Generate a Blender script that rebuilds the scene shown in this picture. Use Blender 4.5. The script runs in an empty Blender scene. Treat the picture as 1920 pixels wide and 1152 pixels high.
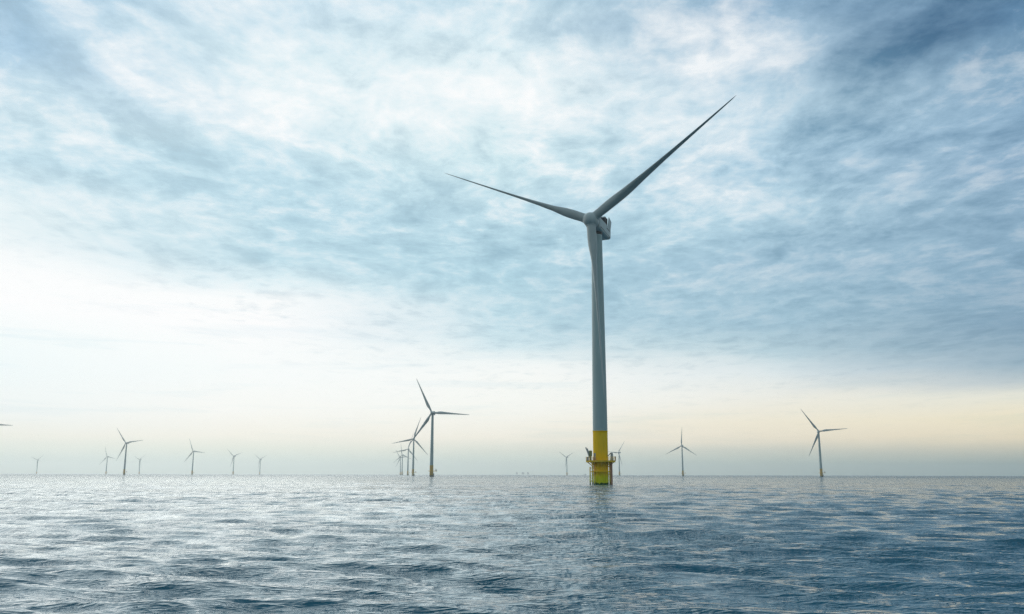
import bpy, bmesh, math
import numpy as np
from math import radians as R, sin, cos, pi, atan, tan, asin, atan2, degrees, sqrt
from mathutils import Matrix, Vector

scene = bpy.context.scene
COL = scene.collection

# ------------------------------------------------------------------ camera
F_PX, W_PX, H_PX = 1600.0, 1920.0, 1152.0
CAM_H = 3.06
HOR_Y = 890.3
PITCH = atan((HOR_Y - 576.0) / F_PX)
ROLL = R(0.12)
cd = bpy.data.cameras.new('camera')
cam = bpy.data.objects.new('camera', cd)
COL.objects.link(cam)
cd.sensor_width = 36.0
cd.lens = 36.0 * F_PX / W_PX
cd.clip_start = 0.1
cd.clip_end = 60000.0
cam.location = (0, 0, CAM_H)
cam.matrix_world = Matrix.Translation((0, 0, CAM_H)) @ Matrix.Rotation(pi / 2 + PITCH, 4, 'X') @ Matrix.Rotation(ROLL, 4, 'Z')
scene.camera = cam

# ------------------------------------------------------------------ exposure
vs = scene.view_settings
vs.view_transform = 'Standard'
vs.look = 'None'
vs.exposure = 0.0
vs.gamma = 1.0
vs.use_curve_mapping = False
scene.cycles.use_denoising = True
scene.cycles.denoising_input_passes = 'RGB_ALBEDO_NORMAL'
scene.cycles.denoising_prefilter = 'NONE'
scene.cycles.max_bounces = 6
scene.cycles.volume_bounces = 2
scene.cycles.sample_clamp_indirect = 4.0

# ------------------------------------------------------------------ sun
SUN_AZ, SUN_EL = R(-23), R(27)
sd = bpy.data.lights.new('sun', 'SUN')
sun = bpy.data.objects.new('sun', sd)
COL.objects.link(sun)
sd.energy = 0.6
sd.angle = R(54)
sd.color = (0.95, 1.0, 0.96)
sv = Vector((sin(SUN_AZ) * cos(SUN_EL), cos(SUN_AZ) * cos(SUN_EL), sin(SUN_EL)))
sun.rotation_euler = sv.to_track_quat('Z', 'Y').to_euler()


# ------------------------------------------------------------------ node helpers
class NT:
    def __init__(self, tree):
        self.t = tree

    def node(self, kind, **kw):
        n = self.t.nodes.new(kind)
        for k, v in kw.items():
            setattr(n, k, v)
        return n

    def put(self, sock, v):
        if isinstance(v, bpy.types.NodeSocket):
            self.t.links.new(v, sock)
        elif v is not None:
            sock.default_value = v

    def m(self, op, a, b=None, c=None, clamp=False):
        n = self.node('ShaderNodeMath', operation=op, use_clamp=clamp)
        self.put(n.inputs[0], a)
        if b is not None: self.put(n.inputs[1], b)
        if c is not None: self.put(n.inputs[2], c)
        return n.outputs[0]

    def vm(self, op, a, b=None, s=None):
        n = self.node('ShaderNodeVectorMath', operation=op)
        self.put(n.inputs[0], a)
        if b is not None: self.put(n.inputs[1], b)
        if s is not None: self.put(n.inputs['Scale'], s)
        return n.outputs['Value'] if op in ('LENGTH', 'DISTANCE', 'DOT_PRODUCT') else n.outputs[0]

    def comb(self, x, y, z=0.0):
        n = self.node('ShaderNodeCombineXYZ')
        self.put(n.inputs[0], x); self.put(n.inputs[1], y); self.put(n.inputs[2], z)
        return n.outputs[0]

    def rng(self, v, a, b, c=0.0, d=1.0, kind='SMOOTHSTEP'):
        n = self.node('ShaderNodeMapRange', interpolation_type=kind)
        n.clamp = True
        self.put(n.inputs[0], v)
        for i, x in enumerate((a, b, c, d)):
            self.put(n.inputs[1 + i], x)
        return n.outputs[0]

    def noise(self, vec, scale, detail=4.0, rough=0.5, dist=0.0, lac=2.0, color=False):
        n = self.node('ShaderNodeTexNoise')
        self.put(n.inputs['Vector'], vec)
        n.inputs['Scale'].default_value = scale
        n.inputs['Detail'].default_value = detail
        n.inputs['Roughness'].default_value = rough
        n.inputs['Lacunarity'].default_value = lac
        n.inputs['Distortion'].default_value = dist
        return n.outputs['Color' if color else 'Fac']

    def mix(self, f, a, b, blend='MIX'):
        n = self.node('ShaderNodeMix', data_type='RGBA', blend_type=blend)
        n.clamp_factor = True
        self.put(n.inputs[0], f)
        self.put(n.inputs[6], a if isinstance(a, bpy.types.NodeSocket) else tuple(a) + (1,) * (4 - len(a)))
        self.put(n.inputs[7], b if isinstance(b, bpy.types.NodeSocket) else tuple(b) + (1,) * (4 - len(b)))
        return n.outputs[2]

    def ramp(self, f, stops, interp='LINEAR'):
        n = self.node('ShaderNodeValToRGB')
        r = n.color_ramp
        r.interpolation = interp
        while len(r.elements) < len(stops):
            r.elements.new(0.5)
        for e, (p, c) in zip(r.elements, sorted(stops, key=lambda s: s[0])):
            e.position = p
            e.color = tuple(c) + (1,)
        self.put(n.inputs[0], f)
        return n.outputs[0]


def lin(c):
    return tuple(((x / 255.0) / 12.92 if x / 255.0 < 0.04045 else ((x / 255.0 + 0.055) / 1.055) ** 2.4) for x in c)


# ------------------------------------------------------------------ sky: layered cloud deck over a physical sky
def sky_dir(px, py):
    """direction in the world of a point of the sky, used to find the height of the cloud layers"""
    x = (px - 960) / F_PX
    u = -(py - 576) / F_PX
    d = Vector((x, cos(PITCH) - u * sin(PITCH), sin(PITCH) + u * cos(PITCH)))
    return d.normalized()


w = bpy.data.worlds.new('World')
scene.world = w
w.use_nodes = True
w.node_tree.nodes.clear()
N = NT(w.node_tree)
out = N.node('ShaderNodeOutputWorld')
bg = N.node('ShaderNodeBackground')
bg.inputs['Strength'].default_value = 0.1
w.node_tree.links.new(bg.outputs[0], out.inputs[0])
sky = N.node('ShaderNodeTexSky', sky_type='NISHITA')
sky.sun_disc = False
sky.sun_elevation = SUN_EL
sky.sun_rotation = SUN_AZ
sky.air_density = 1.2
sky.dust_density = 3.0
tc = N.node('ShaderNodeTexCoord')
sep = N.node('ShaderNodeSeparateXYZ')
N.put(sep.inputs[0], tc.outputs['Generated'])
dx, dy, dz = sep.outputs
zc = N.m('MAXIMUM', dz, 0.0)
# cloud plane coordinates (the deck is flat, so its pattern runs away to the horizon)
inv = N.m('DIVIDE', 1.0, N.m('ADD', zc, 0.05))
P = N.comb(N.m('MULTIPLY', dx, inv), N.m('MULTIPLY', dy, inv), 0.0)
wob = N.noise(P, 0.9, 3.0, 0.5, color=True)
Pw = N.vm('ADD', P, N.vm('SCALE', N.vm('SUBTRACT', wob, (0.5, 0.5, 0.5)), s=0.32))
az = N.m('MULTIPLY', N.m('ARCTAN2', dx, dy), 180 / pi)
el = N.m('MULTIPLY', N.m('ARCSINE', dz), 180 / pi)
# ragged layers: the height at which a layer is looked up is disturbed by the cloud pattern
dirn = N.comb(N.m('MULTIPLY', az, 0.05), N.m('MULTIPLY', el, 0.19), 3.0)
rag = N.m('SUBTRACT', N.noise(dirn, 1.7, 6.0, 0.55), 0.5)
ragk = N.rng(el, 1.0, 14.0, 0.5, 3.6, 'LINEAR')
el2 = N.m('ADD', el, N.m('MULTIPLY', rag, ragk))
rag2 = N.m('SUBTRACT', N.noise(N.vm('ADD', dirn, (7.3, 1.1, 2.0)), 1.3, 4.0, 0.5), 0.5)
az2 = N.m('ADD', az, N.m('MULTIPLY', rag2, 12.0))
EMAX = 90.0
fac = N.m('POWER', N.m('DIVIDE', N.m('MAXIMUM', el2, 0.0), EMAX), 0.5)


def column(px, rows, top):
    stops = []
    for py, c in rows:
        py = min(py, 890)
        e = max(0.0, degrees(asin(sky_dir(px, py).z)))
        stops.append(((e / EMAX) ** 0.5, lin(c)))
    stops.append((0.72, lin(top)))
    stops.append((1.0, lin((150, 175, 195))))
    return N.ramp(fac, stops)


back = N.ramp(fac, [(0.0, lin((150, 162, 156))), (0.25, lin((150, 166, 164))), (0.5, lin((136, 162, 172))), (1.0, lin((150, 178, 195)))])
sideL = N.ramp(fac, [(0.0, lin((205, 214, 205))), (0.2, tuple(1.5 * v for v in lin((252, 246, 234)))), (0.5, tuple(1.4 * v for v in lin((240, 244, 244)))), (0.75, lin((170, 195, 212))), (1.0, lin((150, 175, 195)))])
cols = [
    (-180, back), (-125, back), (-78, sideL),
    (-32, column(0, [(890, (224, 236, 226)), (862, (228, 238, 228)), (842, (238, 242, 230)), (818, (248, 246, 234)), (770, (247, 251, 249)),
                     (700, (243, 252, 253)), (640, (246, 254, 254)), (560, (255, 255, 255)), (480, (252, 254, 254)), (400, (232, 244, 247)),
                     (300, (202, 228, 239)), (200, (204, 227, 237)), (100, (176, 208, 230)), (0, (180, 210, 230))], (170, 202, 222))),
    (-17, column(480, [(890, (226, 236, 224)), (862, (230, 238, 226)), (842, (242, 243, 228)), (822, (254, 249, 236)), (770, (255, 254, 249)),
                       (700, (252, 255, 254)), (600, (255, 255, 255)), (560, (252, 254, 254)), (525, (220, 239, 245)), (490, (196, 225, 236)), (400, (188, 220, 233)),
                       (300, (196, 225, 237)), (200, (226, 241, 246)), (100, (216, 236, 243)), (0, (206, 228, 240))], (180, 207, 224))),
    (0, column(960, [(890, (214, 226, 214)), (862, (222, 230, 216)), (846, (234, 235, 220)), (822, (255, 248, 232)), (760, (255, 255, 248)),
                     (705, (252, 254, 251)), (680, (244, 250, 249)), (650, (214, 234, 240)), (600, (192, 222, 233)), (540, (182, 216, 229)), (500, (180, 215, 229)),
                     (400, (192, 222, 234)), (300, (208, 233, 240)), (170, (230, 243, 247)), (80, (218, 237, 244)), (0, (200, 225, 237))], (160, 192, 212))),
    (17, column(1440, [(890, (186, 200, 190)), (866, (198, 208, 194)), (844, (218, 218, 202)), (822, (250, 238, 214)), (790, (252, 243, 220)),
                       (740, (244, 244, 236)), (700, (226, 236, 238)), (655, (188, 213, 223)), (600, (164, 197, 214)), (500, (164, 197, 216)),
                       (400, (184, 215, 230)), (300, (178, 209, 227)), (200, (190, 217, 232)), (100, (180, 207, 225)), (0, (140, 175, 203))], (115, 150, 180))),
    (33, column(1920, [(890, (150, 172, 168)), (868, (166, 182, 172)), (846, (204, 202, 182)), (815, (248, 232, 198)), (780, (252, 240, 208)),
                       (740, (240, 238, 222)), (716, (196, 207, 210)), (680, (150, 178, 195)), (600, (132, 164, 187)), (500, (136, 170, 194)),
                       (400, (142, 175, 199)), (300, (146, 178, 203)), (200, (148, 181, 206)), (100, (118, 155, 184)), (0, (98, 137, 170))], (88, 124, 156))),
    (75, back), (180, back)]
c = cols[0][1]
for (a0, _), (a1, rc) in zip(cols[:-1], cols[1:]):
    if rc is _: continue
    c = N.mix(N.rng(az2, a0, a1, kind='LINEAR'), c, rc)

# brighter and darker cloud bodies in the deck
St = N.vm('MULTIPLY', Pw, (1.0, 0.55, 1.0))
n1 = N.noise(St, 3.2, 8.0, 0.62)
n2 = N.noise(N.vm('MULTIPLY', Pw, (1.0, 0.75, 1.0)), 11.0, 7.0, 0.68)
nn = N.m('ADD', N.m('MULTIPLY', n1, 0.66), N.m('MULTIPLY', n2, 0.34))
nz = N.m('MULTIPLY', N.m('SUBTRACT', nn, 0.5), 6.0)

def ridge(vec, scale, detail, rough):
    n = N.noise(vec, scale, detail, rough, 0.2)
    return N.m('SUBTRACT', 1.0, N.m('MULTIPLY', N.m('ABSOLUTE', N.m('SUBTRACT', n, 0.5)), 5.0))


r1 = ridge(N.vm('MULTIPLY', Pw, (1.0, 0.62, 1.0)), 4.2, 5.0, 0.5)
r2 = ridge(N.vm('ADD', Pw, (3.1, 5.2, 0.0)), 9.0, 5.0, 0.6)
nz = N.m('ADD', nz, N.m('MULTIPLY', N.m('SUBTRACT', r1, 0.62), 1.5))
nz = N.m('ADD', nz, N.m('MULTIPLY', N.m('SUBTRACT', r2, 0.62), 0.75))
heap = N.m('SUBTRACT', N.noise(N.vm('ADD', N.vm('MULTIPLY', Pw, (1.0, 0.8, 1.0)), (5.0, 2.0, 0.0)), 6.2, 5.0, 0.52, 0.5), 0.5)
nz = N.m('ADD', nz, N.m('MULTIPLY', N.rng(heap, -0.11, 0.11, -1.0, 1.0), 0.42))
n3 = N.noise(N.vm('MULTIPLY', Pw, (1.0, 0.8, 1.0)), 30.0, 5.0, 0.65)
nz = N.m('ADD', nz, N.m('MULTIPLY', N.m('SUBTRACT', n3, 0.5), 1.1))
Pb = N.vm('ADD', N.vm('MULTIPLY', P, (0.6, 0.6, 0.6)), N.vm('MULTIPLY', Pw, (0.4, 0.4, 0.4)))


def blob(px, py, rx, ry, amp, rot=0.0):
    d = sky_dir(px, py)
    i = 1.0 / (d.z + 0.05)
    cx, cy = d.x * i, d.y * i
    v = N.vm('SUBTRACT', Pb, (cx, cy, 0))
    if rot:
        vr = N.node('ShaderNodeVectorRotate', rotation_type='Z_AXIS')
        N.put(vr.inputs['Vector'], v)
        vr.inputs['Angle'].default_value = R(rot)
        v = vr.outputs[0]
    l = N.vm('LENGTH', N.vm('MULTIPLY', v, (1 / rx, 1 / ry, 0)))
    return N.m('MULTIPLY', N.rng(l, 0.0, 1.6, 1.0, 0.0), amp * 0.85)


BLOBS = [
    (1690, 130, 0.15, 0.40, -1.9), (1860, 20, 0.25, 0.3, -0.7), (1590, 60, 0.10, 0.3, -0.9), (1480, 5, 0.12, 0.16, -1.0),
    (1825, 110, 0.05, 0.3, 1.1), (1490, 130, 0.07, 0.18, 1.1), (1420, 70, 0.10, 0.14, 1.0), (1300, 140, 0.18, 0.2, 0.7),
    (1060, 30, 0.1, 0.12, -0.9), (870, 85, 0.14, 0.10, -1.0), (1130, 180, 0.12, 0.14, -0.7), (650, 50, 0.06, 0.08, -1.0),
    (430, 135, 0.10, 0.08, -0.7), (330, 310, 0.24, 0.3, -0.7), (60, 100, 0.12, 0.4, -0.8), (110, 90, 0.08, 0.4, -0.6),
    (280, 170, 0.07, 0.4, 1.0), (450, 220, 0.12, 0.3, 1.1), (190, 265, 0.08, 0.2, 1.0), (840, 180, 0.3, 0.25, 0.7),
    (1040, 220, 0.14, 0.14, 1.0), (1340, 390, 0.2, 0.4, 0.9), (1150, 300, 0.3, 0.3, 0.4), (1560, 310, 0.2, 0.35, -0.9),
    (1480, 440, 0.8, 0.25, -0.9), (1800, 450, 0.5, 0.5, -0.6), (1740, 520, 0.6, 0.3, 0.5), (830, 370, 0.4, 0.4, -0.5),
    (1000, 470, 0.8, 0.3, -0.6), (930, 540, 0.8, 0.3, -0.5), (530, 500, 0.7, 0.4, -0.5), (1750, 620, 2.2, 0.8, -0.7),
    (1600, 230, 0.12, 0.3, 0.7), (1880, 230, 0.12, 0.3, -0.7),
]
for b_ in BLOBS:
    nz = N.m('ADD', nz, blob(*b_))
amp = N.m('MULTIPLY', N.m('MULTIPLY', N.rng(el, 2.0, 12.0, 0.10, 0.72), N.rng(el, 11.0, 20.0, 1.0, 1.65)), N.rng(az2, -34.0, 24.0, 0.76, 1.08, 'LINEAR'))
# the open band of thin bright cloud low on the left has little structure
band = N.rng(N.m('ADD', N.m('ADD', el2, N.m('MULTIPLY', az, 0.36)), 0.0), -2.0, 7.0, 0.08, 1.0)
amp = N.m('MULTIPLY', amp, band)
nz = N.m('MULTIPLY', nz, amp)
dark = N.rng(nz, 0.0, -3.6, 0.0, 1.0, 'LINEAR')
light = N.m('MULTIPLY', N.rng(nz, 0.0, 2.5, 0.0, 1.0, 'LINEAR'), N.m('MULTIPLY', N.rng(az2, 2.0, 26.0, 1.0, 0.5), N.rng(el, 5.0, 15.0, 0.35, 1.0)))
c = N.mix(dark, c, N.mix(1.0, c, (0.29, 0.45, 0.555), 'MULTIPLY'))
c = N.mix(light, c, (1.0, 1.0, 1.0))
stv = N.comb(N.m('MULTIPLY', az, 0.07), N.m('MULTIPLY', el, 0.95), 9.0)
streak = N.rng(N.noise(stv, 1.0, 6.0, 0.6, 0.3), 0.50, 0.72, 0.0, 1.0)
streak = N.m('MULTIPLY', streak, N.m('MULTIPLY', N.rng(el, 0.8, 3.0), N.rng(el, 9.0, 15.0, 0.30, 0.0)))
c = N.mix(streak, c, N.mix(1.0, c, (0.66, 0.80, 0.87), 'MULTIPLY'))
cloud = N.vm('SCALE', c, s=10.0)
cover = N.rng(nz, -3.4, -1.0, 0.97, 1.0, 'LINEAR')
N.put(bg.inputs['Color'], N.mix(cover, sky.outputs[0], cloud))


# ------------------------------------------------------------------ materials
def mat(name, color, rough=0.5, metal=0.0, build=None, ior=None):
    m_ = bpy.data.materials.new(name)
    m_.use_nodes = True
    nt = NT(m_.node_tree)
    b = m_.node_tree.nodes['Principled BSDF']
    b.inputs['Base Color'].default_value = tuple(color) + (1,)
    b.inputs['Roughness'].default_value = rough
    b.inputs['Metallic'].default_value = metal
    if ior: b.inputs['IOR'].default_value = ior
    if build: build(nt, b, color)
    return m_


def weathered(amount=0.12, streak=True, scale=0.6):
    def f(nt, b, color):
        t = nt.node('ShaderNodeTexCoord')
        v = t.outputs['Object']
        if streak:
            v = nt.vm('MULTIPLY', v, (1, 1, 0.12))
        n = nt.noise(v, scale, 5.0, 0.6)
        n2_ = nt.noise(t.outputs['Object'], scale * 6, 4.0, 0.6)
        f_ = nt.m('ADD', nt.m('MULTIPLY', n, 0.7), nt.m('MULTIPLY', n2_, 0.3))
        k = nt.rng(f_, 0.3, 0.7, 1.0 - amount, 1.0 + amount * 0.5, 'LINEAR')
        nt.put(b.inputs['Base Color'], nt.vm('SCALE', tuple(color), s=k))
        nt.put(b.inputs['Roughness'], nt.rng(n2_, 0.3, 0.7, b.inputs['Roughness'].default_value - 0.08, b.inputs['Roughness'].default_value + 0.1))
    return f


def splash_paint(nt, b, color):
    """yellow paint that is overgrown lime green near the water, with a dark weed line"""
    t = nt.node('ShaderNodeTexCoord')
    o = t.outputs['Object']
    s = nt.node('ShaderNodeSeparateXYZ'); nt.put(s.inputs[0], o)
    n = nt.noise(nt.vm('MULTIPLY', o, (1, 1, 0.3)), 1.6, 5.0, 0.6)
    z = nt.m('ADD', s.outputs[2], nt.m('MULTIPLY', nt.m('SUBTRACT', n, 0.5), 1.6))
    grime = nt.rng(nt.noise(nt.vm('MULTIPLY', o, (1, 1, 0.15)), 2.2, 5.0, 0.62), 0.42, 0.7, 0.0, 0.5)
    base = nt.mix(nt.m('MULTIPLY', grime, 0.35), color, (0.45, 0.28, 0.01))
    base = nt.mix(nt.rng(z, 4.6, 1.4), base, (0.70, 0.68, 0.0))
    base = nt.mix(nt.rng(z, 0.75, 0.35), base, (0.03, 0.10, 0.02))
    nt.put(b.inputs['Base Color'], base)
    b.inputs['Specular IOR Level'].default_value = 0.2


GREY = (0.34, 0.45, 0.455)
def far_yellow(nt, b, color):
    t = nt.node('ShaderNodeTexCoord')
    sp = nt.node('ShaderNodeSeparateXYZ'); nt.put(sp.inputs[0], t.outputs['Object'])
    n = nt.noise(nt.vm('MULTIPLY', t.outputs['Object'], (1, 1, 0.3)), 1.2, 4.0, 0.6)
    base = nt.mix(nt.rng(n, 0.4, 0.7, 0.0, 0.5), color, (0.40, 0.22, 0.03))
    nt.put(b.inputs['Base Color'], nt.mix(nt.rng(sp.outputs[2], 3.0, 1.8), base, (0.10, 0.11, 0.06)))


M = {
    'yellow_far': mat('faded_yellow_paint', (0.62, 0.36, 0.03), 0.5, build=far_yellow),
    'tower': mat('tower_paint', GREY, 0.42, build=weathered(0.1)),
    'blade': mat('blade_gelcoat', (0.36, 0.41, 0.41), 0.4, build=weathered(0.12, False, 0.4)),
    'nacelle': mat('nacelle_shell', (0.46, 0.52, 0.52), 0.45, build=weathered(0.1)),
    'yellow': mat('yellow_paint', (1.0, 0.60, 0.0), 0.8, build=splash_paint),
    'steel': mat('galvanised_steel', (0.38, 0.40, 0.40), 0.5, 0.2, build=weathered(0.2)),
    'dark': mat('dark_grille_and_gap', (0.015, 0.02, 0.03), 0.6, build=weathered(0.2)),
    'rust': mat('rusty_pipe', (0.60, 0.33, 0.22), 0.7, build=weathered(0.35)),
    'olive': mat('olive_housing', (0.20, 0.22, 0.06), 0.5, build=weathered(0.2)),
    'deck': mat('deck_grating', (0.80, 0.50, 0.01), 0.7, build=weathered(0.3)),
    'hullgrey': mat('far_steelwork', (0.25, 0.28, 0.30), 0.6, build=weathered(0.2, False, 0.1)),
}


# ------------------------------------------------------------------ mesh helpers
def mesh_obj(name, bm, material, parent=None, smooth=True, matrix=None, sharp=0.6):
    bmesh.ops.recalc_face_normals(bm, faces=bm.faces)
    me = bpy.data.meshes.new(name)
    bm.to_mesh(me)
    bm.free()
    me.materials.append(material)
    if smooth:
        me.polygons.foreach_set('use_smooth', [True] * len(me.polygons))
        me.set_sharp_from_angle(angle=sharp)
    o = bpy.data.objects.new(name, me)
    COL.objects.link(o)
    if parent: o.parent = parent
    if matrix is not None: o.matrix_local = matrix
    return o


def lathe(bm, prof, n=64, mtx=Matrix.Identity(4), cap=True):
    rings = []
    for r, z in prof:
        rings.append([bm.verts.new(mtx @ Vector((r * cos(2 * pi * k / n), r * sin(2 * pi * k / n), z))) for k in range(n)])
    for a, b in zip(rings[:-1], rings[1:]):
        for k in range(n):
            bm.faces.new((a[k], a[(k + 1) % n], b[(k + 1) % n], b[k]))
    if cap:
        bm.faces.new(rings[0][::-1]); bm.faces.new(rings[-1])


def tube(bm, pts, r, n=12):
    pts = [Vector(p) for p in pts]
    rings = []
    for i, p in enumerate(pts):
        t = (pts[min(i + 1, len(pts) - 1)] - pts[max(i - 1, 0)]).normalized()
        q = t.to_track_quat('Z', 'Y').to_matrix()
        rr = r[i] if isinstance(r, (list, tuple)) else r
        rings.append([bm.verts.new(p + q @ Vector((rr * cos(2 * pi * k / n), rr * sin(2 * pi * k / n), 0))) for k in range(n)])
    for a, b in zip(rings[:-1], rings[1:]):
        for k in range(n):
            bm.faces.new((a[k], a[(k + 1) % n], b[(k + 1) % n], b[k]))
    bm.faces.new(rings[0][::-1]); bm.faces.new(rings[-1])


def box(bm, c, s, mtx=Matrix.Identity(4), bevel=0.0):
    t = bmesh.new()
    bmesh.ops.create_cube(t, size=1.0)
    for v in t.verts:
        v.co = Vector((v.co.x * s[0], v.co.y * s[1], v.co.z * s[2]))
    if bevel:
        bmesh.ops.bevel(t, geom=t.edges[:], offset=bevel, segments=3, affect='EDGES', profile=0.5)
    vm_ = {}
    for v in t.verts:
        vm_[v] = bm.verts.new(mtx @ (v.co + Vector(c)))
    for f in t.faces:
        bm.faces.new([vm_[v] for v in f.verts])
    t.free()


def empty(name, loc, rz=0.0):
    o = bpy.data.objects.new(name, None)
    o.empty_display_size = 5
    COL.objects.link(o)
    o.location = loc
    o.rotation_euler = (0, 0, rz)
    return o


def tag(o, label=None, cat=None, group=None, kind=None):
    if label: o['label'] = label
    if cat: o['category'] = cat
    if group: o['group'] = group
    if kind: o['kind'] = kind
    return o


# ------------------------------------------------------------------ wind turbine
HUB_Z = 85.0


def blade_mesh(L, pitch, rt=2.3):
    """local frame: X = tangential (trailing edge at pitch 0), Y = upwind axis, Z = span"""
    bm = bmesh.new()
    n = 28
    st = [0.0, 0.02, 0.045, 0.07, 0.1, 0.13, 0.16, 0.19, 0.22, 0.26, 0.3, 0.35, 0.4, 0.46, 0.52, 0.58, 0.64, 0.7, 0.76, 0.82, 0.88, 0.92, 0.95, 0.97, 0.985, 0.995, 1.0]

    def ip(x, xs, ys):
        return float(np.interp(x, xs, ys))
    prev = None
    rings = []
    for s in st:
        ch = ip(s, [0, .045, .1, .16, .2, .26, .35, .5, .7, .88, .97, 1], [rt, rt, rt * 1.14, 4.0, 4.2, 4.0, 3.3, 2.4, 1.6, 1.0, .6, .12])
        th = ip(s, [0, .045, .1, .16, .22, .3, .4, .6, 1], [1.0, 1.0, .80, .56, .43, .36, .31, .25, .2])
        rd = ip(s, [0, .03, .2, 1], [1, 1, 0, 0])
        tw = ip(s, [0, .15, .25, .5, .75, 1], [12, 11, 9, 4, 1.5, 0])
        b = R(pitch + tw)
        z = L * s
        pre = 0.9 * s * s   # pre-bend upwind
        ring = []
        for k in range(n):
            a = 2 * pi * k / n
            cx, cy = 0.5 * cos(a), 0.5 * sin(a)
            # airfoil point
            u = 0.5 + 0.5 * cos(a)                 # 0 leading, 1 trailing
            ty = 5 * (0.2969 * sqrt(u) - 0.126 * u - 0.3516 * u * u + 0.2843 * u ** 3 - 0.1015 * u ** 4)
            ay = ty * (1 if sin(a) >= 0 else -1) + 0.04 * 4 * u * (1 - u) / max(th, .1) * 0.5
            ax = u - 0.32
            X = ch * (rd * cx + (1 - rd) * ax)
            Y = ch * (rd * cy + (1 - rd) * ay * th)
            ring.append(bm.verts.new((X * cos(b) + Y * sin(b), -X * sin(b) + Y * cos(b) + pre, z)))
        rings.append(ring)
    for a, b in zip(rings[:-1], rings[1:]):
        for k in range(n):
            bm.faces.new((a[k], a[(k + 1) % n], b[(k + 1) % n], b[k]))
    bm.faces.new(rings[0][::-1]); bm.faces.new(rings[-1])
    return bm


def axis_frame(over, tilt):
    """rotor frame in the turbine's own frame: X = right seen from the front, Z' = upwind; columns u, a, v"""
    a = Vector((0, -cos(tilt), sin(tilt)))
    u = Vector((1, 0, 0))
    v = Vector((0, sin(tilt), cos(tilt)))
    o = Vector((0, 0, HUB_Z)) + a * over
    return o, u, a, v


def blade_matrix(over, tilt, cone, phase, root_r):
    o, u, a, v = axis_frame(over, tilt)
    e = u * cos(phase) + v * sin(phase)
    t = -u * sin(phase) + v * cos(phase)
    e2 = e * cos(cone) + a * sin(cone)
    a2 = a * cos(cone) - e * sin(cone)
    m = Matrix((t, a2, e2)).transposed().to_4x4()
    return Matrix.Translation(o + e2 * root_r) @ m


def hub_matrix(over, tilt):
    o, u, a, v = axis_frame(over, tilt)
    return Matrix.Translation(o) @ Matrix((u, v, a)).transposed().to_4x4()   # Z = upwind (mirrored frame is fine for a lathe)


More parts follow.
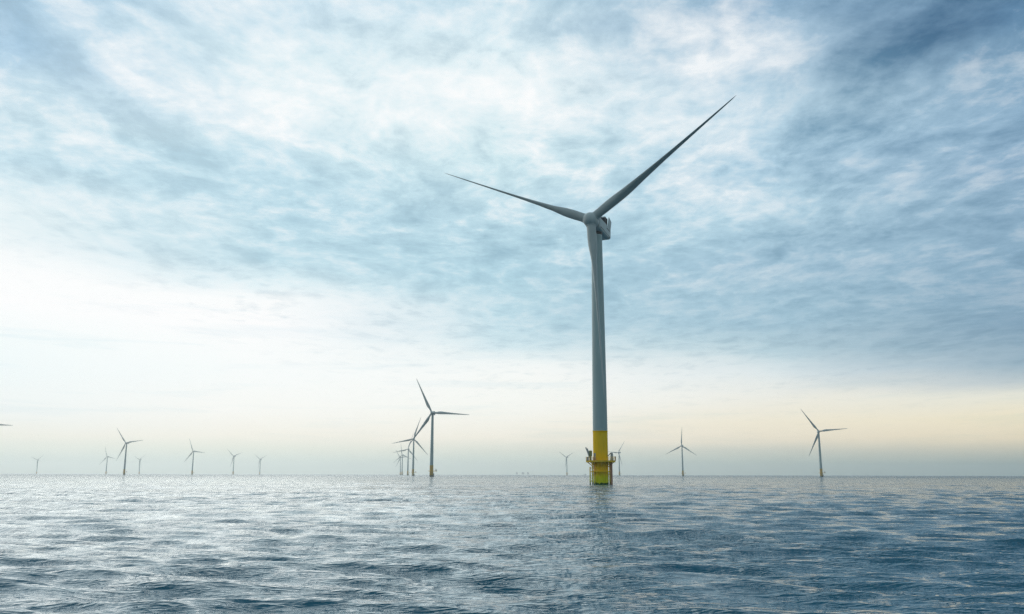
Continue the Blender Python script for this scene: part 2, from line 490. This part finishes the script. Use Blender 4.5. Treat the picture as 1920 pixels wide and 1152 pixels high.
def make_main():
    root = empty('wind_turbine', (28.45, 277.1, 0), R(-23.6))
    over, tilt, cone = 6.35, R(6.7), R(1.7)
    # lower foundation column
    bm = bmesh.new()
    lathe(bm, [(2.42, -6), (2.42, 0.5), (2.40, 7.2)], 72)
    mesh_obj('foundation_column', bm, M['yellow'], root)
    bm = bmesh.new()
    lathe(bm, [(2.36, 7.45), (2.36, 16.7), (2.46, 16.72), (2.46, 16.9), (2.36, 16.92)], 72)
    tp = mesh_obj('transition_piece', bm, M['yellow'], root)
    bm = bmesh.new()   # access door on the transition piece
    box(bm, (0, -2.37, 8.75), (0.95, 0.16, 2.1), bevel=0.05)
    dr = mesh_obj('door', bm, M['steel'], tp, matrix=Matrix.Rotation(R(-35), 4, 'Z'))
    bm = bmesh.new()
    for z in (4.05,):
        lathe(bm, [(2.5, z - .18), (3.0, z - .18), (3.0, z + .18), (2.5, z + .18)], 72, cap=False)
        lathe(bm, [(2.5, z + .18), (2.5, z - .18)], 72, cap=False)
    for k in range(8):
        a = 2 * pi * k / 8 + .2
        tube(bm, [(2.35 * cos(a), 2.35 * sin(a), 2.7), (2.8 * cos(a), 2.8 * sin(a), 3.9)], 0.09, 8)
    mesh_obj('brace_ring', bm, M['yellow'], root)
    # tower
    bm = bmesh.new()
    prof = []
    for i in range(25):
        s = i / 24
        prof.append((2.36 - 0.60 * s ** 1.3, 16.93 + (HUB_Z - 2.2 - 16.93) * s))
    lathe(bm, prof, 96)
    tw = mesh_obj('tower', bm, M['tower'], root)
    bm = bmesh.new()
    for zz in (38.0, 60.5):
        s = (zz - 16.93) / (HUB_Z - 2.2 - 16.93)
        r = 2.36 - 0.60 * s ** 1.3
        lathe(bm, [(r + .004, zz - .09), (r + .022, zz - .07), (r + .022, zz + .07), (r + .004, zz + .09)], 96, cap=False)
        mesh_obj('flange', bm, M['tower'], tw)
        bm = bmesh.new()
    bm.free()
    # platform
    pl_r = 4.72
    bm = bmesh.new()
    lathe(bm, [(2.43, 7.22), (pl_r, 7.22), (pl_r, 7.44), (2.43, 7.44)], 12, cap=False)
    lathe(bm, [(2.43, 7.44), (2.43, 7.22)], 12, cap=False)
    lathe(bm, [(pl_r - .1, 7.0), (pl_r + .06, 7.0), (pl_r + .06, 7.56), (pl_r - .02, 7.56)], 12, cap=False)
    plat = mesh_obj('platform', bm, M['deck'], root, smooth=False)
    bm = bmesh.new()
    for k in range(8):
        a = 2 * pi * (k + .5) / 8
        tube(bm, [(2.4 * cos(a), 2.4 * sin(a), 5.6), (4.3 * cos(a), 4.3 * sin(a), 7.1)], 0.13, 8)
        tube(bm, [(2.4 * cos(a), 2.4 * sin(a), 7.1), (4.7 * cos(a), 4.7 * sin(a), 7.1)], 0.11, 8)
        mesh_obj('bracket', bm, M['yellow'], plat)
        bm = bmesh.new()
    bm.free()
    bm = bmesh.new()
    nseg = 12
    for k in range(nseg):
        a0, a1 = 2 * pi * k / nseg, 2 * pi * (k + 1) / nseg
        p0 = Vector((pl_r * cos(a0), pl_r * sin(a0), 0)); p1 = Vector((pl_r * cos(a1), pl_r * sin(a1), 0))
        for zz, rr in ((7.95, .028), (8.3, .028), (8.66, .04)):
            tube(bm, [p0 + Vector((0, 0, zz)), p1 + Vector((0, 0, zz))], rr, 6)
        for s in (0, .5):
            p = p0.lerp(p1, s)
            tube(bm, [p + Vector((0, 0, 7.4)), p + Vector((0, 0, 8.66))], .045, 6)
    mesh_obj('railing', bm, M['yellow'], plat)
    # helper: directions in the picture's left/right translated to this turbine's own frame
    rot = Matrix.Rotation(R(23.6), 4, 'Z')

    def G(x, y, z):      # world-aligned offset -> local
        return rot @ Vector((x, y, z))

    # crane folded at the left edge of the platform
    bm = bmesh.new()
    tube(bm, [G(-3.35, -1.3, 7.44), G(-3.35, -1.3, 9.2)], .32, 16)
    lathe(bm, [(.5, 8.9), (.52, 9.0), (.52, 10.35), (.4, 10.6), (.15, 10.7)], 20, Matrix.Translation(G(-3.35, -1.3, 0)))
    cr = mesh_obj('davit_crane', bm, M['olive'], plat)
    bm = bmesh.new()
    mt = rot @ Matrix.Translation((-3.95, -1.35, 9.7)) @ Matrix.Rotation(R(-20), 4, 'Y')
    box(bm, (0, 0, 0), (.62, .5, 3.3), mt, .06)
    box(bm, (-.16, 0, 1.75), (.34, .32, .8), mt, .04)
    mesh_obj('boom', bm, M['steel'], cr)
    bm = bmesh.new()
    mt = rot @ Matrix.Translation((-4.25, -1.1, 8.05))
    box(bm, (0, 0, 0), (.62, 1.5, 1.15), mt, .06)
    box(bm, (.95, .1, -.05), (.5, .7, 1.0), mt, .05)
    mesh_obj('control_cabinet', bm, M['steel'], plat)
    bm = bmesh.new()
    mt = rot @ Matrix.Translation((-2.2, -2.9, 8.0))
    box(bm, (0, 0, 0), (.9, .6, 1.1), mt, .05)
    mesh_obj('equipment_box', bm, M['rust'], plat)
    # second small crane on the right, curved post with a jib reaching back to the tower
    bm = bmesh.new()
    lathe(bm, [(.55, 7.44), (.55, 8.1), (.42, 8.3), (.42, 9.6), (.3, 9.95), (.1, 10.05)], 20, Matrix.Translation(G(3.45, -1.2, 0)))
    c2 = mesh_obj('winch', bm, M['steel'], plat)
    bm = bmesh.new()
    tube(bm, [G(3.5, -1.2, 9.75), G(3.1, -1.3, 9.85), G(2.1, -1.6, 8.9)], [.13, .12, .1], 10)
    mesh_obj('jib', bm, M['dark'], c2)
    bm = bmesh.new()
    lathe(bm, [(.2, 7.44), (.2, 8.5), (.26, 8.5), (.26, 8.75), (.05, 8.85)], 14, Matrix.Translation(G(4.6, -.6, 0)))
    mesh_obj('navigation_lamp', bm, M['rust'], plat)
    # boat landing on the left: two fender tubes with a ladder between
    bl = bmesh.new()
    for xx, top in ((-3.62, 5.5), (-2.85, 7.0)):
        tube(bl, [G(xx, -1.9, -3), G(xx, -1.9, top)], .17, 12)
        for zz in (1.1, 4.05, 5.2):
            tube(bl, [G(xx, -1.9, zz), G(xx + .8 if xx < -3 else xx + 1.0, -1.4, zz)], .09, 8)
    land = mesh_obj('boat_landing', bl, M['yellow'], root)
    bm = bmesh.new()
    for i in range(20):
        zz = -1.6 + i * 0.36
        if zz > 5.3: break
        tube(bm, [G(-3.62, -1.9, zz), G(-2.85, -1.9, zz)], .028, 6)
    mesh_obj('rung', bm, M['steel'], land)
    bm = bmesh.new()
    for xx in (-2.5, -2.05):
        tube(bm, [G(xx, -1.75, -2), G(xx, -1.75, 7.2)], .06, 8)
    for i in range(26):
        zz = -1.5 + i * 0.33
        tube(bm, [G(-2.5, -1.75, zz), G(-2.05, -1.75, zz)], .022, 6)
    mesh_obj('ladder', bm, M['steel'], root)
    # cable tubes on the right
    for xx, yy, rr, mk in ((2.65, -1.2, .14, 'yellow'), (3.0, -.9, .2, 'rust'), (3.45, -.6, .22, 'rust'), (1.4, -2.35, .09, 'yellow')):
        bm = bmesh.new()
        tube(bm, [G(xx, yy, -3), G(xx, yy, 7.2)], rr, 14)
        for zz in (1.4, 4.05, 6.2):
            q = Vector((xx, yy, 0)).normalized() * 2.35
            tube(bm, [G(xx, yy, zz), G(q.x, q.y, zz)], .07, 8)
        mesh_obj('cable_tube', bm, M[mk], root)
    # nacelle
    nac = bmesh.new()
    tl = Matrix.Translation((0, 0, HUB_Z)) @ Matrix.Rotation(-tilt, 4, 'X')
    secs = [(-3.4, 2.0, -1.55, 2.2), (-3.2, 2.2, -1.75, 2.4), (0, 2.3, -2.0, 2.5), (5.5, 2.35, -1.9, 2.6), (8.4, 2.3, -1.5, 2.6), (9.2, 2.1, -1.1, 2.4), (9.5, 1.7, -.7, 2.0)]
    rings = []
    for y, hw, zb, zt in secs:
        ring = []
        for k in range(40):
            a = 2 * pi * (k + .5) / 40
            ca, sa = cos(a), sin(a)
            p = 8.0
            rr = (abs(ca) ** p + abs(sa) ** p) ** (-1 / p)
            x = hw * rr * ca
            z = (zt + zb) / 2 + (zt - zb) / 2 * rr * sa
            ring.append(nac.verts.new(tl @ Vector((x, y, z))))
        rings.append(ring)
    for a, b in zip(rings[:-1], rings[1:]):
        for k in range(40):
            nac.faces.new((a[k], a[(k + 1) % 40], b[(k + 1) % 40], b[k]))
    nac.faces.new(rings[0][::-1]); nac.faces.new(rings[-1])
    no = mesh_obj('nacelle', nac, M['nacelle'], root)
    bm = bmesh.new()
    lathe(bm, [(1.75, HUB_Z - 2.9), (1.85, HUB_Z - 2.7), (1.85, HUB_Z - 1.9)], 48)
    mesh_obj('yaw_collar', bm, M['dark'], root)
    # dark ring put in for the shade in the gap between hub and housing
    bm = bmesh.new()
    lathe(bm, [(1.5, 0.5), (1.5, 4.4)], 40, hub_matrix(0, tilt) @ Matrix.Translation((0, 0, 0.4)))
    mesh_obj('gap_shade_ring', bm, M['dark'], root)
    # lower dark side strip and seam, flat on the housing
    bm = bmesh.new()
    for sx in (-1, 1):
        box(bm, (sx * 2.31, 2.9, -1.05), (.06, 10.6, .2), tl)
        box(bm, (sx * 2.34, 5.6, .95), (.06, 3.0, .3), tl)
    mesh_obj('side_strip', bm, M['dark'], no)
    # rooftop cooler: dark radiator between pale side cheeks
    bm = bmesh.new()
    for i in range(9):
        x = -1.6 + i * 0.4
        box(bm, (x, 5.0, 3.9), (.1, 2.6, 2.9), tl)
    box(bm, (0, 6.1, 3.9), (3.6, .3, 2.9), tl)
    mesh_obj('radiator', bm, M['dark'], no)
    bm = bmesh.new()
    for sx in (-1, 1):
        mt = tl @ Matrix.Translation((sx * 2.2, 7.3, 3.5)) @ Matrix.Rotation(R(-14), 4, 'X')
        box(bm, (0, 0, 0), (.3, 2.9, 4.4), mt, .12)
    mesh_obj('cooler_cheek', bm, M['nacelle'], no)
    bm = bmesh.new()
    for x in (-1.0, 1.0):
        tube(bm, [tl @ Vector((x, 8.4, 2.4)), tl @ Vector((x, 8.4, 5.6))], .05, 8)
        lathe(bm, [(.16, 5.6), (.16, 5.8), (.02, 5.85)], 10, tl @ Matrix.Translation((x, 8.4, 0)))
        mesh_obj('wind_vane', bm, M['steel'], no)
        bm = bmesh.new()
    bm.free()
    # hub
    bm = bmesh.new()
    prof = [(1.9, -2.2), (2.3, -2.05), (2.42, -1.5), (2.48, -0.6), (2.44, 0.4), (2.28, 1.2), (1.95, 1.9), (1.42, 2.45), (.78, 2.8), (.15, 2.92)]
    lathe(bm, prof, 64)
    hub = mesh_obj('hub', bm, M['nacelle'], root, matrix=hub_matrix(over, tilt), sharp=1.0)
    phase = R(36.3)
    for k in range(3):
        bm = blade_mesh(60.5 - 1.6, 90, 3.0)
        mb = blade_matrix(over, tilt, cone, phase + k * 2 * pi / 3, 1.6)
        bo = mesh_obj('blade', bm, M['blade'], root, matrix=mb, sharp=1.2)
        bm = bmesh.new()
        lathe(bm, [(1.5, .45), (1.62, .5), (1.62, .72), (1.5, .78)], 40, cap=False)
        mesh_obj('blade_collar', bm, M['nacelle'], bo)
    return root


def make_far():
    """the smaller, more distant machines of the same farm"""
    root = empty('wind_turbine', (0, 0, 0))
    bm = bmesh.new()
    lathe(bm, [(2.5, -6), (2.5, 15.2)], 32)
    mesh_obj('transition_piece', bm, M['yellow_far'], root)
    bm = bmesh.new()
    lathe(bm, [(2.4, 15.21)] + [(2.4 - 0.85 * i / 8, 15.3 + (HUB_Z - 17.1) * i / 8) for i in range(9)], 32)
    mesh_obj('tower', bm, M['tower'], root)
    bm = bmesh.new()
    lathe(bm, [(2.5, 7.2), (4.6, 7.2), (4.6, 7.6), (2.5, 7.6)], 12, cap=False)
    box(bm, (5.6, 0, 7.4), (4.2, 3.2, .4))
    for k in range(12):
        a = 2 * pi * k / 12
        tube(bm, [(4.5 * cos(a), 4.5 * sin(a), 7.5), (4.5 * cos(a), 4.5 * sin(a), 8.7)], .07, 6)
    pl = mesh_obj('platform', bm, M['deck'], root, smooth=False)
    bm = bmesh.new()
    tube(bm, [(5.6, 0, 7.6), (5.6, 0, 10.0), (6.2, 0, 10.4), (7.4, 0, 9.6)], .3, 8)
    box(bm, (6.5, 0, 8.2), (1.6, 1.6, 1.3), bevel=.05)
    mesh_obj('davit_crane', bm, M['steel'], pl)
    bm = bmesh.new()
    tube(bm, [(3.2, -1, -3), (3.2, -1, 4.6)], .45, 10)
    tube(bm, [(3.2, 1, -3), (3.2, 1, 4.6)], .45, 10)
    for z in (1.4, 4.2):
        tube(bm, [(2.2, -1, z), (3.2, -1, z)], .2, 8)
        tube(bm, [(2.2, 1, z), (3.2, 1, z)], .2, 8)
    mesh_obj('boat_landing', bm, M['steel'], root)
    bm = bmesh.new()
    box(bm, (0, 3.2, HUB_Z), (3.9, 11.4, 4.0), bevel=.7)
    box(bm, (0, 7.6, HUB_Z + 2.6), (3.2, 2.2, 1.4), bevel=.2)
    mesh_obj('nacelle', bm, M['nacelle'], root)
    bm = bmesh.new()
    lathe(bm, [(1.6, -1.9), (1.95, -1.2), (1.95, .2), (1.6, 1.2), (.8, 1.9), (.1, 2.1)], 28)
    mesh_obj('hub', bm, M['nacelle'], root, matrix=hub_matrix(4.5, R(5)), sharp=1.0)
    b0 = None
    for k in range(3):
        if b0 is None:
            b0 = mesh_obj('blade', blade_mesh(53.0 - 1.4, 6), M['blade'], root, sharp=1.2)
        else:
            b1 = b0.copy(); COL.objects.link(b1); b1.parent = root
    return root


main = tag(make_main(), 'large near wind turbine on yellow base with railed platform, one blade hanging along tower', 'wind turbine', 'wind turbines of the offshore farm')

FAR = [  # x, y, yaw, phase, label
    (-108.0, 1170.2, 8, 116.1, 'tallest turbine of the cluster left of the large near one, yellow foot clearly showing'),
    (-230.8, 2033.8, 0, 72.4, 'middle-sized turbine just left of the tallest cluster turbine, hub in line with its lower blade'),
    (-344.6, 2883.5, 8, 72.1, 'slim turbine second from the left in the overlapping cluster, shorter than its right neighbour'),
    (-472.4, 3747.3, 24, 99.9, 'faint turbine at the left end of the cluster with one blade pointing straight up'),
    (-556.0, 4340.0, 20, 5.1, 'faintest lowest turbine at the left end of the cluster, rotor like a sideways Y'),
    (-1047.6, 2350.2, 10, 7.7, 'largest complete turbine on the far left, blade reaching down beside its tower'),
    (-1978.7, 4240.9, 12, 108.7, 'small faint turbine immediately left of the largest far left one'),
    (-2196.0, 5125.1, 24, 35.1, 'small hazy turbine with spread upper blades immediately right of the largest far left one'),
    (-1177.9, 3204.7, 10, 112.8, 'mid-sized lone turbine with blade pointing lower left, next left of two small Y-shaped ones'),
    (-1303.0, 4066.6, 20, 19.2, 'taller of the two small Y-shaped turbines standing between the left group and central cluster'),
    (-1422.3, 4907.4, 25, 24.3, 'shorter of the two small Y-shaped turbines, next left of the central cluster'),
    (-2916.2, 5336.8, 14, 36.7, 'tiny pale Y-shaped turbine nearest the left edge of the horizon'),
    (263.8, 4147.6, 40, 27.7, 'small V-armed turbine standing alone just left of the large yellow base'),
    (404.9, 3266.4, 45, 54.9, 'thin turbine partly hidden behind the right side of the large yellow base'),
    (488.3, 2478.6, 27, 87.2, 'lone turbine right of the large one, one blade straight up like a tripod star'),
    (586.9, 1647.5, 12, 5.1, 'rightmost turbine, standing alone with an orange yellow foot'),
    (-897.0, 1478.0, 12, 117.5, 'turbine outside the left edge, only a single dark blade tip pointing right'),
]
CONE = R(1.0)


def pose(root, x, y, yaw, phase):
    root.location = (x, y, 0)
    root.rotation_euler = (0, 0, R(-yaw))
    k = 0
    for ch in root.children:
        if ch.name.split('.')[0] == 'blade':
            ch.matrix_local = blade_matrix(4.5, R(5), CONE, R(phase) + k * 2 * pi / 3, 1.4)
            k += 1


proto = make_far()
for i, (x, y, yaw, ph, lab) in enumerate(FAR):
    if i == 0:
        r = proto
    else:
        r = proto.copy(); COL.objects.link(r)
        for ch in proto.children:
            c_ = ch.copy(); COL.objects.link(c_); c_.parent = r
            c_.matrix_local = ch.matrix_local.copy()
            for g in ch.children:
                g_ = g.copy(); COL.objects.link(g_); g_.parent = c_
    tag(r, lab, 'wind turbine', 'wind turbines of the offshore farm')
    bpy.context.view_layer.update()
    pose(r, x, y, yaw, ph)


# ------------------------------------------------------------------ far platforms and ship
def far_at(px, dist):
    return Vector(((px - 960) / F_PX * dist, dist, 0))


def platform_thing(loc, widths, label, gap=0):
    root = empty('offshore_substation', loc)
    for i, (x0, wd) in enumerate(widths):
        bm = bmesh.new()
        box(bm, (x0, 0, 19), (wd, 18, 11), bevel=.3)
        box(bm, (x0 - wd * .2, 0, 26.2), (wd * .35, 8, 3.2), bevel=.2)
        top = mesh_obj('topside', bm, M['hullgrey'], root, smooth=False)
        bm = bmesh.new()
        for sx in (-.35, .35):
            for sy in (-6, 6):
                tube(bm, [(x0 + sx * wd, sy, -5), (x0 + sx * wd, sy, 13.4)], .9, 8)
        tube(bm, [(x0 - .35 * wd, -6, 1), (x0 + .35 * wd, -6, 12.5)], .4, 6)
        tube(bm, [(x0 + .35 * wd, -6, 1), (x0 - .35 * wd, -6, 12.5)], .4, 6)
        mesh_obj('jacket', bm, M['hullgrey'], root)
    if len(widths) > 1:
        bm = bmesh.new()
        for y in (-1.5, 1.5):
            for z in (19, 22):
                tube(bm, [(widths[0][0] + widths[0][1] / 2 - .2, y, z), (widths[1][0] - widths[1][1] / 2 + .2, y, z)], .5, 6)
        box(bm, ((widths[0][0] + widths[1][0]) / 2, 0, 18.3), (abs(widths[1][0] - widths[0][0]) - widths[0][1] + .6, 3, .6))
        mesh_obj('link_bridge', bm, M['hullgrey'], root)
    tag(root, label, 'substation')


platform_thing(far_at(985.5, 9000), [(-26, 24), (27, 20)], 'hazy grey offshore platform of two blocks joined by a bridge on the horizon')
platform_thing(far_at(969.5, 9200), [(0, 18)], 'tiny single-block grey platform on the horizon left of the twin platform')
ship = empty('ship', far_at(1095, 8000))
bm = bmesh.new()
pts = [(-14, -3.2), (9, -3.4), (16, 0), (9, 3.4), (-14, 3.2)]
lo = [bm.verts.new((x * .94, y * .8, -1)) for x, y in pts]; hi = [bm.verts.new((x, y, 4.2)) for x, y in pts]
for k in range(5): bm.faces.new((lo[k], lo[(k + 1) % 5], hi[(k + 1) % 5], hi[k]))
bm.faces.new(lo[::-1]); bm.faces.new(hi)
mesh_obj('hull', bm, M['hullgrey'], ship, smooth=False)
bm = bmesh.new(); box(bm, (2, 0, 7.2), (9, 5.2, 6), bevel=.3); box(bm, (3, 0, 11.4), (5, 4, 2.4), bevel=.2)
tube(bm, [(2, 0, 12.4), (2, 0, 17)], .3, 6)
mesh_obj('wheelhouse', bm, M['hullgrey'], ship, smooth=False)
tag(ship, 'faint grey vessel on the horizon beside the left edge of the yellow base', 'ship')


# ------------------------------------------------------------------ sea
def build_sea():
    rng = np.random.default_rng(11)
    # columns: fine within the view, coarse behind
    fine = np.arange(-40, 40.001, 0.105)
    th = [fine]
    side = []
    a, st = 40.0, 0.105
    while a < 180:
        st = min(st * 1.22, 4.0)
        a += st
        if a < 178: side.append(a)
    side = np.array(side)
    ang = np.radians(np.concatenate([-side[::-1], fine, side, [180.0]]))
    nA = len(ang)
    # rows
    rr = [1.5]
    while rr[-1] < 13500:
        r = rr[-1]
        k = 1 / 60 if r < 9 else (1 / 250 if r < 400 else 1 / 180)
        rr.append(r * (1 + k))
    rr = np.array(rr)
    nR = len(rr)
    dang = np.gradient(ang)
    X = (rr[:, None] * np.sin(ang)[None, :])
    Y = (rr[:, None] * np.cos(ang)[None, :])
    sp_r = np.gradient(rr)
    spacing = np.maximum(sp_r[:, None], rr[:, None] * dang[None, :] * 0.8)
    Z = np.zeros_like(X); DX = np.zeros_like(X); DY = np.zeros_like(X)
    # wave set: short steep wind sea
    waves = []
    lam = 26.0
    while lam > 0.28:
        l = lam * rng.uniform(0.95, 1.05)
        base = R(SEA_DIR)
        spread = 0.30 if l > 5 else (0.36 if l > 1.5 else 0.30)
        d = base + rng.normal() * spread
        slope = np.interp(np.log(l), np.log([0.28, 0.6, 1.5, 4, 7, 11, 18, 26]), [0.036, 0.042, 0.040, 0.027, 0.015, 0.010, 0.005, 0.003])
        waves.append((l, d, slope * SEA_GAIN, rng.uniform(0, 2 * pi)))
        lam *= 0.955
    print('waves', len(waves), 'verts', nR * nA)
    # patches of rougher and calmer water
    pat = np.zeros_like(X)
    for k in range(7):
        l = rng.uniform(25, 160); d = rng.uniform(0, pi); p = rng.uniform(0, 6.3)
        pat += np.sin((X * np.cos(d) + Y * np.sin(d)) * 2 * pi / l + p)
    pat = 1.0 + 0.10 * pat
    for l, d, s, p in waves:
        wgt = np.clip((l / spacing - 2.6) / 3.0, 0, 1)
        rows = np.where(wgt.max(axis=1) > 0)[0]
        if len(rows) == 0: continue
        r1 = rows[-1] + 1
        k = 2 * pi / l
        a = s / k
        w_ = wgt[:r1] * (pat[:r1] if l < 6 else 1.0)
        phs = k * (X[:r1] * np.sin(d) + Y[:r1] * np.cos(d)) + p
        cz = np.cos(phs) * a * w_
        sz = np.sin(phs) * a * w_ * 0.85
        Z[:r1] += cz
        DX[:r1] -= sz * np.sin(d)
        DY[:r1] -= sz * np.cos(d)
    X2, Y2 = X + DX, Y + DY
    co = np.stack([X2, Y2, Z], axis=-1).reshape(-1, 3)
    co = np.vstack([co, [[0, 0, 0]]])
    i = np.arange(nR - 1)[:, None]; j = np.arange(nA)[None, :]
    j2 = (j + 1) % nA
    quads = np.stack([i * nA + j, i * nA + j2, (i + 1) * nA + j2, (i + 1) * nA + j], axis=-1)
    quads = quads[:, :, ::-1].reshape(-1, 4)
    ce = nR * nA
    tris = np.stack([np.full(nA, ce), np.arange(nA), (np.arange(nA) + 1) % nA], axis=-1)[:, ::-1]
    me = bpy.data.meshes.new('sea')
    me.vertices.add(len(co)); me.vertices.foreach_set('co', co.astype(np.float32).ravel())
    nl = quads.size + tris.size
    me.loops.add(nl)
    me.loops.foreach_set('vertex_index', np.concatenate([quads.ravel(), tris.ravel()]).astype(np.int32))
    me.polygons.add(len(quads) + len(tris))
    ls = np.concatenate([np.arange(len(quads)) * 4, quads.size + np.arange(len(tris)) * 3]).astype(np.int32)
    me.polygons.foreach_set('loop_start', ls)
    me.polygons.foreach_set('use_smooth', np.ones(len(ls), dtype=bool))
    me.update(calc_edges=True)
    me.validate()
    o = bpy.data.objects.new('sea', me)
    COL.objects.link(o)
    return o


def sea_mat(nt, b, color):
    g = nt.node('ShaderNodeNewGeometry')
    p = g.outputs['Position']
    dist = nt.vm('LENGTH', p)
    # patches where the wind roughens the surface
    patch = nt.noise(nt.vm('MULTIPLY', p, (0.5, 1.0, 0.0)), 0.035, 4.0, 0.6)
    pk = nt.rng(patch, 0.35, 0.65, 0.55, 1.45, 'LINEAR')
    def ripples(angle, stretch, scale, detail, rough, ridged=True):
        vr = nt.node('ShaderNodeVectorRotate', rotation_type='Z_AXIS')
        nt.put(vr.inputs['Vector'], p)
        vr.inputs['Angle'].default_value = R(angle)
        n = nt.node('ShaderNodeTexNoise')
        if ridged:
            n.noise_type = 'RIDGED_MULTIFRACTAL'
            n.inputs['Gain'].default_value = 1.6
            n.inputs['Offset'].default_value = 0.85
        nt.put(n.inputs['Vector'], nt.vm('MULTIPLY', vr.outputs[0], (stretch, 1.0, 1.0)))
        n.inputs['Scale'].default_value = scale
        n.inputs['Detail'].default_value = detail
        n.inputs['Roughness'].default_value = rough
        n.inputs['Distortion'].default_value = 0.25
        return n.outputs['Fac']
    fa = ripples(10, 0.26, 4.6, 3.0, 0.6)
    fb = ripples(-8, 0.26, 6.1, 3.0, 0.6)
    fine = nt.m('ADD', fa, fb)
    n2_ = ripples(8, 0.45, 0.8, 4.0, 0.6, False)
    n3_ = ripples(-6, 0.40, 0.17, 4.0, 0.6, False)
    pb = nt.noise(nt.vm('MULTIPLY', p, (0.42, 0.13, 0.0)), 1.0, 4.0, 0.65)
    pk = nt.m('MULTIPLY', pk, nt.rng(pb, 0.34, 0.66, 0.25, 1.9, 'LINEAR'))
    n4_ = nt.noise(nt.vm('MULTIPLY', p, (0.34, 0.17, 0.0)), 1.0, 3.0, 0.6)
    s4 = nt.rng(dist, 35, 140, 0.0, 0.14)
    s1 = nt.m('MULTIPLY', nt.rng(dist, 20, 200, 0.0145, 0.026), pk)
    s2 = nt.m('MULTIPLY', nt.rng(dist, 35, 180, 0.06, 0.50), pk)
    s3 = nt.m('MULTIPLY', nt.rng(dist, 250, 1200, 0.0, 2.6), pk)
    h = nt.m('ADD', nt.m('ADD', nt.m('MULTIPLY', fine, s1), nt.m('MULTIPLY', n2_, s2)), nt.m('MULTIPLY', n3_, s3))
    h = nt.m('ADD', h, nt.m('MULTIPLY', n4_, s4))
    bp = nt.node('ShaderNodeBump')
    bp.inputs['Strength'].default_value = 1.0
    bp.inputs['Distance'].default_value = 1.0
    nt.put(bp.inputs['Height'], h)
    nt.put(b.inputs['Normal'], bp.outputs[0])
    b.inputs['Specular Tint'].default_value = (0.75, 1.0, 0.97, 1)
    nt.put(b.inputs['Roughness'], nt.rng(dist, 20, 1500, 0.03, 0.22, 'LINEAR'))


SEA_DIR = 12.0
SEA_GAIN = 0.86
sea = build_sea()
M['sea'] = mat('sea_water', (0.001, 0.088, 0.142), 0.1, build=sea_mat, ior=1.333)
sea.data.materials.append(M['sea'])
tag(sea, kind='structure')

# ------------------------------------------------------------------ haze over the sea
bm = bmesh.new()
bmesh.ops.create_cube(bm, size=1.0)
for v in bm.verts:
    v.co = Vector((v.co.x * 27600, v.co.y * 27600, -2.6 + (v.co.z + .5) * 162.6))
hm = bpy.data.materials.new('haze_air')
hm.use_nodes = True
hm.node_tree.nodes.clear()
ho = hm.node_tree.nodes.new('ShaderNodeOutputMaterial')
pv = hm.node_tree.nodes.new('ShaderNodeVolumePrincipled')
pv.inputs['Color'].default_value = (0.985, 1.0, 0.985, 1)
pv.inputs['Anisotropy'].default_value = 0.70
pv.inputs['Density'].default_value = 1.0e-4
hm.node_tree.links.new(pv.outputs[0], ho.inputs['Volume'])
hz = mesh_obj('haze', bm, hm, None, smooth=False)
tag(hz, kind='stuff')
